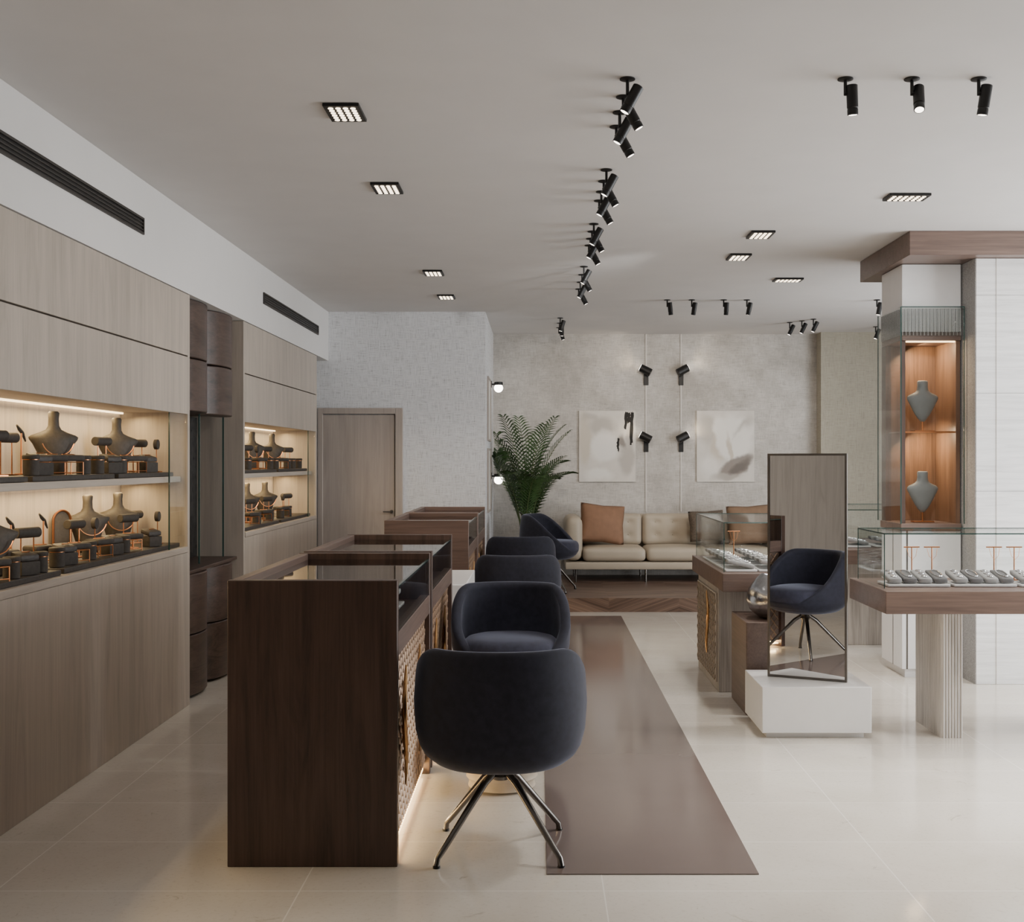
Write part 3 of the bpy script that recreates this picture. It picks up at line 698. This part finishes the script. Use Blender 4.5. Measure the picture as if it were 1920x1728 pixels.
def f_neck():
    r = empty('neck_form', (0,0,0)); K = 1.1
    m = MB(); m.box(-.07,.07,-.045,.045,0,.008); m.cyl((0,0,.008),(0,0,.09),.005,n=8); m.build('copper_stand', 'copper', r)
    prof = [(.07,.012,.012),(.09,.03,.02),(.12,.05,.03),(.155,.069,.036),(.19,.087,.039),(.215,.1,.04),(.228,.1,.038),(.24,.088,.035),(.25,.066,.032),(.26,.047,.03),(.272,.037,.028),(.295,.033,.027),(.325,.034,.027),(.333,.028,.022)]
    MB().skin([ellipse(.07+(z-.07)*K,a*K,b_*K) for z,a,b_ in prof]).build('form', 'greybust', r, ang=80); return r
place('neck', f_neck, (2.715,8.3,1.072), 0, 'slate grey neck form on the bottom of the column vitrine', 'neck form', 'neck forms in the vitrine')
place('neck', f_neck, (2.715,8.3,1.7115), 0, 'slate grey neck form on the upper shelf of the column vitrine', 'neck form', 'neck forms in the vitrine')
r = empty('marble_pillar', (3.6,8.3,0), 'broad white marble clad pillar at the right edge behind the display table', 'pillar')
bx(2.945,4.6,7.9,9.2,0,2.868).build('marble_cladding', 'marble', r, True, .003)
bx(2.94,2.944,7.905,9.2,0,2.868).build('stucco_side', 'stucco', r, True)
bx(3.08,3.084,7.896,7.899,0,2.868).build('joint', 'channel', r, True)
o = bx(2.46,4.7,7.78,8.98,2.87,HC-.001).build('walnut_canopy', 'walnutx', bev=.003); tag(o, 'walnut canopy boxed under the ceiling over the column and pillar', 'canopy')

# ------------------------------------------------------------------ ceiling downlights and spots
def f_down():
    r = empty('ceiling_downlight', (0,0,0))
    bx(-.078,.078,-.118,.118,-.014,0).build('housing', 'black', r, bev=.002)
    m = MB()
    for i in range(4):
        for j in range(6): m.cyl((-.048+i*.032,-.085+j*.034,-.0165),(-.048+i*.032,-.085+j*.034,-.0142),.0112,n=12)
    m.build('light_cells', 'cell', r); return r
DL = [(-.845,5.12,0,'nearest'),(-.845,6.54,0,'second nearest'),(-.85,9.48,0,'third'),(-.855,10.86,0,'farthest')]
for x,y,rz,n in DL: place('down', f_down, (x,y,HC-.001), rz, '%s rectangular black downlight of the row above the walnut counters' % n, 'ceiling light', 'rectangular downlights')
for x,y,rz,n in ((2.12,6.76,PI/2,'crosswise black downlight on the ceiling in front of the walnut canopy'),(1.49,7.88,0,'black downlight on the ceiling above the standing mirror, nearer of its pair'),
                 (1.49,8.74,0,'black downlight above the standing mirror, farther of its pair'),(2.09,9.84,PI/2,'crosswise black downlight on the ceiling left of the walnut canopy')):
    place('down', f_down, (x,y,HC-.001), rz, n, 'ceiling light', 'rectangular downlights')
for i,(x,y,pw) in enumerate(((-.845,5.12,14),(-.845,6.54,22),(-.85,9.48,30),(-.855,10.86,36),(2.12,6.76,100),(1.49,7.88,88),(1.49,8.74,65),(2.09,9.84,70))):
    spotlight('downlight_lamp', (x,y,HC-.05), (x,y,0), pw, (1,.94,.86), 105, .8, .07)
def f_spot():
    r = empty('ceiling_spotlight', (0,0,0))
    MB().lathe([(.031,0),(.031,-.004),(.026,-.006),(.01,-.008)], n=22).build('mount_plate', 'black', r)
    m = MB(); m.cyl((0,0,-.007),(0,0,-.066),.007,n=10); m.cyl((-.004,0,-.06),(.014,0,-.06),.008,n=10); m.build('stem', 'black', r)
    b_ = MB().lathe([(.018,.038),(.0225,.035),(.0225,-.052),(.0205,-.054),(.0205,-.058),(.0215,-.06),(.0215,-.08),(.018,-.082),(.018,-.078)], n=22).build('lamp_body', 'black', r, loc=(.027,0,-.062), ang=40)
    MB().cyl((0,0,-.0805),(0,0,-.0785),.0175,n=18).build('lens', 'lens', b_); return r
def spot(x, y, label, group, tilt=(0,0), rz=0):
    r = place('spot', f_spot, (x,y,HC-.001), rz, label, 'spotlight', group)
    for ch in r.children:
        if ch.name.startswith('lamp_body'): ch.rotation_euler = (tilt[0], tilt[1], 0)
    return r
CL = [('nearest cluster', [4.69,4.92,5.14,5.36]), ('second cluster', [6.15,6.4,6.65,6.88]), ('third cluster', [7.55,7.8,8.05,8.3]), ('fourth cluster', [9.2,9.6,10.0,10.4])]
for n, ys in CL:
    for i, y in enumerate(ys):
        spot(.355, y, '%s black ceiling spotlight in the %s of the central row' % (ORD[i], n), 'spotlights in the central row', (0, .5 if i % 2 == 0 else -.5))
for i, y in enumerate((12.5,12.95,13.4)): spot(.23, y, '%s black spotlight of the small group above the palm' % ORD[i], 'spotlights above the palm', (0, .3*(1-i)))
for i, (x, t) in enumerate(((1.226,(.1,-.06)),(1.492,(-.45,.12)),(1.759,(.12,.12)))):
    spot(x, 4.69, '%s of three black spotlights side by side on the ceiling at upper right' % ('leftmost','middle','rightmost')[i], 'three spotlights at upper right', t)
for i, x in enumerate((1.216,1.448,1.75,1.97)):
    spot(x, 11.1, '%s black spotlight from the left in the row above the sofa platform' % ORD[i], 'spotlights above the sofa', (.1, (-.1,.15,.05,.2)[i]))
for i, (x,y) in enumerate(((2.76,12.9),(2.86,12.75),(2.95,12.6))): spot(x, y, '%s of three tilted spotlights before the alcove corner' % ORD[i], 'spotlights by the alcove corner', (0,.45))
spot(3.2, 11.1, 'nearer of two black spotlights on the ceiling close to the column', 'spotlights by the column', (0,.2))
spot(3.82, 13.3, 'farther, lower looking of two black spotlights close to the column', 'spotlights by the column', (0,.4))

# ------------------------------------------------------------------ alcove: sofa, pillows, art, wall lamps, palm
r = empty('sofa', (1.57,13.6,.141), 'long cream leather sofa with tufted back on the wooden platform', 'sofa')
MB().rbox((0,0,.185),(2.54,.82,.09),.02,6).build('base', 'leather', r)
for sx in (-1,1): MB().rbox((sx*1.175,-.0,.49),(.2,.82,.5),.085,14).build('arm', 'leather', r)
MB().rbox((0,.345,.49),(2.14,.13,.5),.05,10).build('back_frame', 'leather', r)
for k in range(3):
    x = -.718+k*.718
    MB().rbox((x,-.085,.31),(.712,.66,.15),.055,12,lambda P,h: Vector((P.x,P.y,P.z+(.022*(1-(P.x/h.x)**2)*(1-(P.y/h.y)**2) if P.z>0 else 0)))).build('seat_cushion', 'leather', r)
    def tuft(P, h):
        d = 0
        if P.y < 0:
            for bx_ in (-.2,0,.2):
                for bz in (-.06,.09): d += .018*math.exp(-((P.x-bx_)**2+(P.z-bz)**2)/.0008)+.012*math.exp(-((P.x-bx_)**2+(P.z-bz)**2)/.006)
        return Vector((P.x, P.y+d-.028*(1-(P.x/h.x)**2)*(1-(P.z/h.z)**2)*(1 if P.y<0 else 0), P.z))
    bc = MB().rbox((x,.2,.565),(.712,.15,.37),.06,28,tuft).build('back_cushion', 'leather', r)
    for bx_ in (-.2,0,.2):
        for bz in (-.06,.09): MB().lathe([(.001,-.006),(.008,-.004),(.01,0),(.008,.004),(.001,.006)], c=(x+bx_,.15-.026*(1-(bx_/.356)**2)*(1-(bz/.185)**2),.565+bz), n=10).build('button', 'leather', bc)
for x in (-1.15,-.36,.36,1.15):
    for y in (-.35,.35): MB().cyl((x,y,0),(x,y,.142),.012,.016,n=10).build('leg', 'chrome', r)
def pillow(w, h, t, mat, loc, rot, label):
    m = MB(); n = 14; F = []; B_ = []
    for i in range(n+1):
        f = []; b_ = []
        for j in range(n+1):
            u, v = -1+2*i/n, -1+2*j/n
            k = max(0, (1-u*u)*(1-v*v))**.42*t
            x, z = w/2*u-w*.03*u*(1-abs(v))**1.5, h/2*v-h*.03*v*(1-abs(u))**1.5
            f.append((x,-k,z)); b_.append((x,k,z))
        F.append(f); B_.append(b_)
    for g in (F, B_):
        V = [[m.b.verts.new(p) for p in row] for row in g]
        for i in range(n):
            for j in range(n): m.face([V[i][j],V[i+1][j],V[i+1][j+1],V[i][j+1]])
    bmesh.ops.remove_doubles(m.b, verts=m.b.verts, dist=1e-5)
    o = m.build('throw_pillow', mat, ang=120); o.location = loc; o.rotation_euler = rot; tag(o, label, 'pillow', 'throw pillows on the sofa'); return o
pillow(.52,.46,.085,'rust',(.73,13.5,.785),(-.3,.1,.15),'rust orange throw pillow leaning at the left end of the sofa')
pillow(.4,.36,.08,'fur',(1.93,13.5,.76),(-.3,-.05,-.05),'brown shaggy throw pillow in the middle of the sofa')
pillow(.5,.46,.085,'rustpale',(2.42,13.48,.775),(-.32,-.05,-.05),'rust brown throw pillow at the right of the sofa beside the shaggy one')

def canvas(x0, x1, z0, z1, label, mat, strokes=()):
    r = empty('wall_painting', ((x0+x1)/2,14.08,z0), label, 'painting')
    bx(x0,x1,14.075,14.099,z0,z1).build('canvas', mat, r, True)
    for k, pts in enumerate(strokes):
        m = MB(); y = 14.0745-.0006*k
        m.poly([(x0+(x1-x0)*u, y, z0+(z1-z0)*v) for u, v in pts]); m.build('brush_stroke', 'ink', r, True)
def rough(pts, amp=.02, sub=7, seed=1):
    rr = random.Random(seed); out = []
    for i, a in enumerate(pts):
        b_ = pts[(i+1)%len(pts)]
        for k in range(sub):
            t = k/sub; out.append((min(.99,max(.01,a[0]+(b_[0]-a[0])*t+rr.uniform(-amp,amp))), min(.99,max(.01,a[1]+(b_[1]-a[1])*t+rr.uniform(-amp,amp)))))
    return out
canvas(.485,1.162,1.257,2.11,'abstract painting with pale washes and black strokes, left above the sofa','art_wash',
  [rough([(.8,.75),(.84,.73),(.87,.98),(.81,.98)],.008,seed=8),rough([(.9,.5),(.95,.56),(.97,.98),(.91,.98)],.01,seed=9),rough([(.85,.82),(.91,.84),(.91,.97),(.85,.97)],.008,seed=10),rough([(.66,.5),(.7,.42),(.72,.6),(.68,.62)],.008,seed=11)])
canvas(1.897,2.587,1.257,2.11,'painting of a pale lily bloom with grey petals, right above the sofa','art_lily')
for i, z0 in enumerate((.96, 1.72)):
    r = empty('side_picture', (-.53,12.8,z0), '%s slim framed picture on the return wall beside the globe lamps' % ('lower','upper')[i], 'picture', 'pictures on the return wall')
    m = MB(); a, b_, z1 = 12.35, 13.0, z0+.68
    m.box(-.544,-.525,a,b_,z0,z0+.02); m.box(-.544,-.525,a,b_,z1-.02,z1); m.box(-.544,-.525,a,a+.02,z0+.02,z1-.02); m.box(-.544,-.525,b_-.02,b_,z0+.02,z1-.02)
    m.build('frame', 'door', r, True); bx(-.544,-.534,a+.02,b_-.02,z0+.02,z1-.02).build('print', 'canvas', r, True)
for i, z in enumerate((1.305, 2.345)):
    r = empty('globe_wall_lamp', (-.545,13.3,z), '%s small white globe lamp on the return wall by the palm' % ('lower','upper')[i], 'wall lamp', 'globe wall lamps')
    m = MB(); m.cyl((-.544,13.3,z+.03),(-.53,13.3,z+.03),.04,n=18); m.cyl((-.53,13.3,z+.03),(-.455,13.3,z+.03),.01,n=10); m.build('bracket', 'black', r, True)
    MB().lathe([(.001,.058),(.045,.056),(.05,.05),(.05,.02),(.046,.02)], c=(-.455,13.3,z), n=20).build('cap', 'black', r, True)
    MB().lathe([(.05*math.cos(t), .05*math.sin(t)) for t in [-PI/2+PI*.75*k/12 for k in range(13)]], c=(-.455,13.3,z-.012), n=20).build('globe', 'globe', r, True, ang=80)
def f_wall(sgn):
    r = empty('wall_spotlight', (0,0,0))
    bx(-.028,.028,-.02,-.001,-.14,-.0).build('back_plate', 'black', r, bev=.003)
    m = MB(); m.cyl((0,-.018,-.02),(0,-.07,.02),.009,n=10); m.build('arm', 'black', r)
    d = Vector((.8*sgn,.12,.42)).normalized(); c = Vector((.012*sgn,-.085,.035))
    l = MB().cyl(c-d*.07, c+d*.07, .048, n=22).build('lamp_head', 'black', r, bev=.004)
    MB().cyl(c+d*.0705, c+d*.073, .04, n=20).build('lens', 'lens', l); return r
for (x,sgn) in ((1.29,-1),(1.71,1)):
    for z in (2.555,1.755):
        q = place('wallspot%d' % sgn, lambda: f_wall(sgn), (x,14.1,z), 0, '%s %s black wall spotlight between the two paintings' % ('upper' if z > 2 else 'lower', 'left' if sgn < 0 else 'right'), 'wall light', 'black wall spotlights')
        spotlight('wall_spot_lamp', (x+.085*sgn,13.99,z+.07), (x+.6*sgn,14.1,z+.35), 2.5, (1,.82,.58), 100, .7, .03)
    o = bx(x-.008,x+.008,14.09,14.0985,.9,HC-.001).build('cable_channel', 'channel'); tag(o, 'thin pale vertical cable channel on the linen wall, %s one behind the wall spotlights' % ('left' if sgn<0 else 'right'), 'cable channel')
# palm
PX, PY = -.13, 13.25
r = empty('potted_palm', (PX,PY,.141), 'tall green feathery potted palm in the alcove corner behind the chairs', 'plant')
MB().lathe([(.13,0),(.15,.01),(.19,.36),(.195,.38),(.18,.38),(.175,.34),(.001,.335)], c=(PX,PY,.141), n=28).build('pot', 'pot', r, True)
MB().lathe([(.001,.0),(.172,.0),(.172,.008),(.001,.012)], c=(PX,PY,.478), n=20).build('soil', 'soil', r, True)
ms, ml = MB(), MB(); rnd = random.Random(21)
NF = 22
for k in range(NF):
    az = 2*PI*k/NF+rnd.uniform(-.15,.15)
    inner = (k % 3 == 0)
    e0 = rnd.uniform(1.38,1.5) if inner else rnd.uniform(1.2,1.42)
    bend = rnd.uniform(.7,1.1) if inner else rnd.uniform(1.0,1.7)
    L = rnd.uniform(1.5,1.72) if inner else rnd.uniform(1.15,1.5)
    left = max(0, -math.cos(az)); right = max(0, math.cos(az))
    dirh = Vector((math.cos(az)*(1-.3*left-.28*right), math.sin(az)*.6, 0))
    p = Vector((PX+rnd.uniform(-.05,.05), PY+rnd.uniform(-.05,.05), .48)); pts = []; N = 36; el = e0
    for i in range(N+1):
        pts.append(p.copy()); t = i/N; el = e0 - bend*t**2.0
        p = p + (dirh*math.cos(el)+Vector((0,0,1))*math.sin(el))*L/N
        p.x = max(p.x, -.47); p.y = min(p.y, 13.98)
    ms.tube(pts, [.008*(1-.8*i/N) for i in range(N+1)], 6)
    for i in range(12, N+1):
        d = (pts[min(i+1,N)]-pts[i-1]).normalized(); side = d.cross(Vector((0,0,1)))
        if side.length < .05: side = Vector((1,0,0))
        side.normalize(); upv = side.cross(d)
        ll = .27*math.sin(PI*(.16+.8*(i-12)/(N-11)))**.7*rnd.uniform(.88,1.08)
        for sg in (-1,1):
            o0 = pts[i]
            q = (side*sg*.8 + d*.68 + upv*.16).normalized()
            mid = o0+q*ll*.5; tip = o0+q*ll+Vector((0,0,-.26*ll))
            wv = d.cross(q).cross(q).normalized()*.0092
            P = [o0-wv*.4, mid-wv, tip, mid+wv, o0+wv*.4]
            ml.poly([Vector((max(v.x,-.51), min(v.y,14.06), v.z)) for v in P])
ms.build('stems', 'stem', r, True, ang=60); ml.build('fronds', 'leaf', r, True)

# ------------------------------------------------------------------ lights, world, camera
area('window_daylight', (5.6,(WY0+WY1)/2,1.45), (0,PI/2,0), 2.6, WY1-WY0, 560, (.96,.98,1))
spotlight('wall_wash', (.4,11.2,2.85), (.8,14.1,1.6), 62, (1,.88,.75), 75, .8)
spotlight('wall_wash', (1.75,11.1,2.85), (1.7,14.1,1.5), 80, (1,.88,.75), 80, .8)
spotlight('wall_wash', (1.2,8.0,2.85), (-1.3,12,2.0), 140, (1,1,1), 50, .8)
spotlight('pillar_wash', (1.76,4.69,2.85), (3.1,7.9,1.5), 170, (1,.98,.95), 60, .8)
spotlight('floor_pool', (1.5,5.3,2.85), (1.5,4.9,0), 240, (1,.95,.89), 75, .9, .12)
spotlight('floor_pool', (2.9,5.0,2.85), (2.6,4.7,0), 270, (1,.95,.89), 85, .9, .12)
spotlight('cabinet_wash', (.355,5.4,2.85), (-2.15,5.9,1.5), 32, (1,.93,.86), 75, .8)
spotlight('cabinet_wash', (.355,6.8,2.85), (-2.15,7.8,1.5), 36, (1,.93,.86), 75, .8)
spotlight('counter_wash', (.355,8.0,2.85), (-.9,8.9,1.0), 35, (1,.92,.82), 60, .8)
spotlight('chair_wash', (.355,5.2,2.9), (-.15,6.7,.6), 45, (1,.97,.95), 45, .8)
w = bpy.data.worlds.new('world'); bpy.context.scene.world = w; w.use_nodes = True
w.node_tree.nodes['Background'].inputs[0].default_value = (.85,.92,1,1); w.node_tree.nodes['Background'].inputs[1].default_value = .6
cam = bpy.data.cameras.new('camera'); co = bpy.data.objects.new('camera', cam); COL.objects.link(co)
co.location = (0,0,1.5); co.rotation_euler = (PI/2,0,0)
cam.sensor_width = 36; cam.lens = 36*2200/1920; cam.shift_x = -50/1920; cam.shift_y = 1/1920; cam.clip_end = 100
bpy.context.scene.camera = co
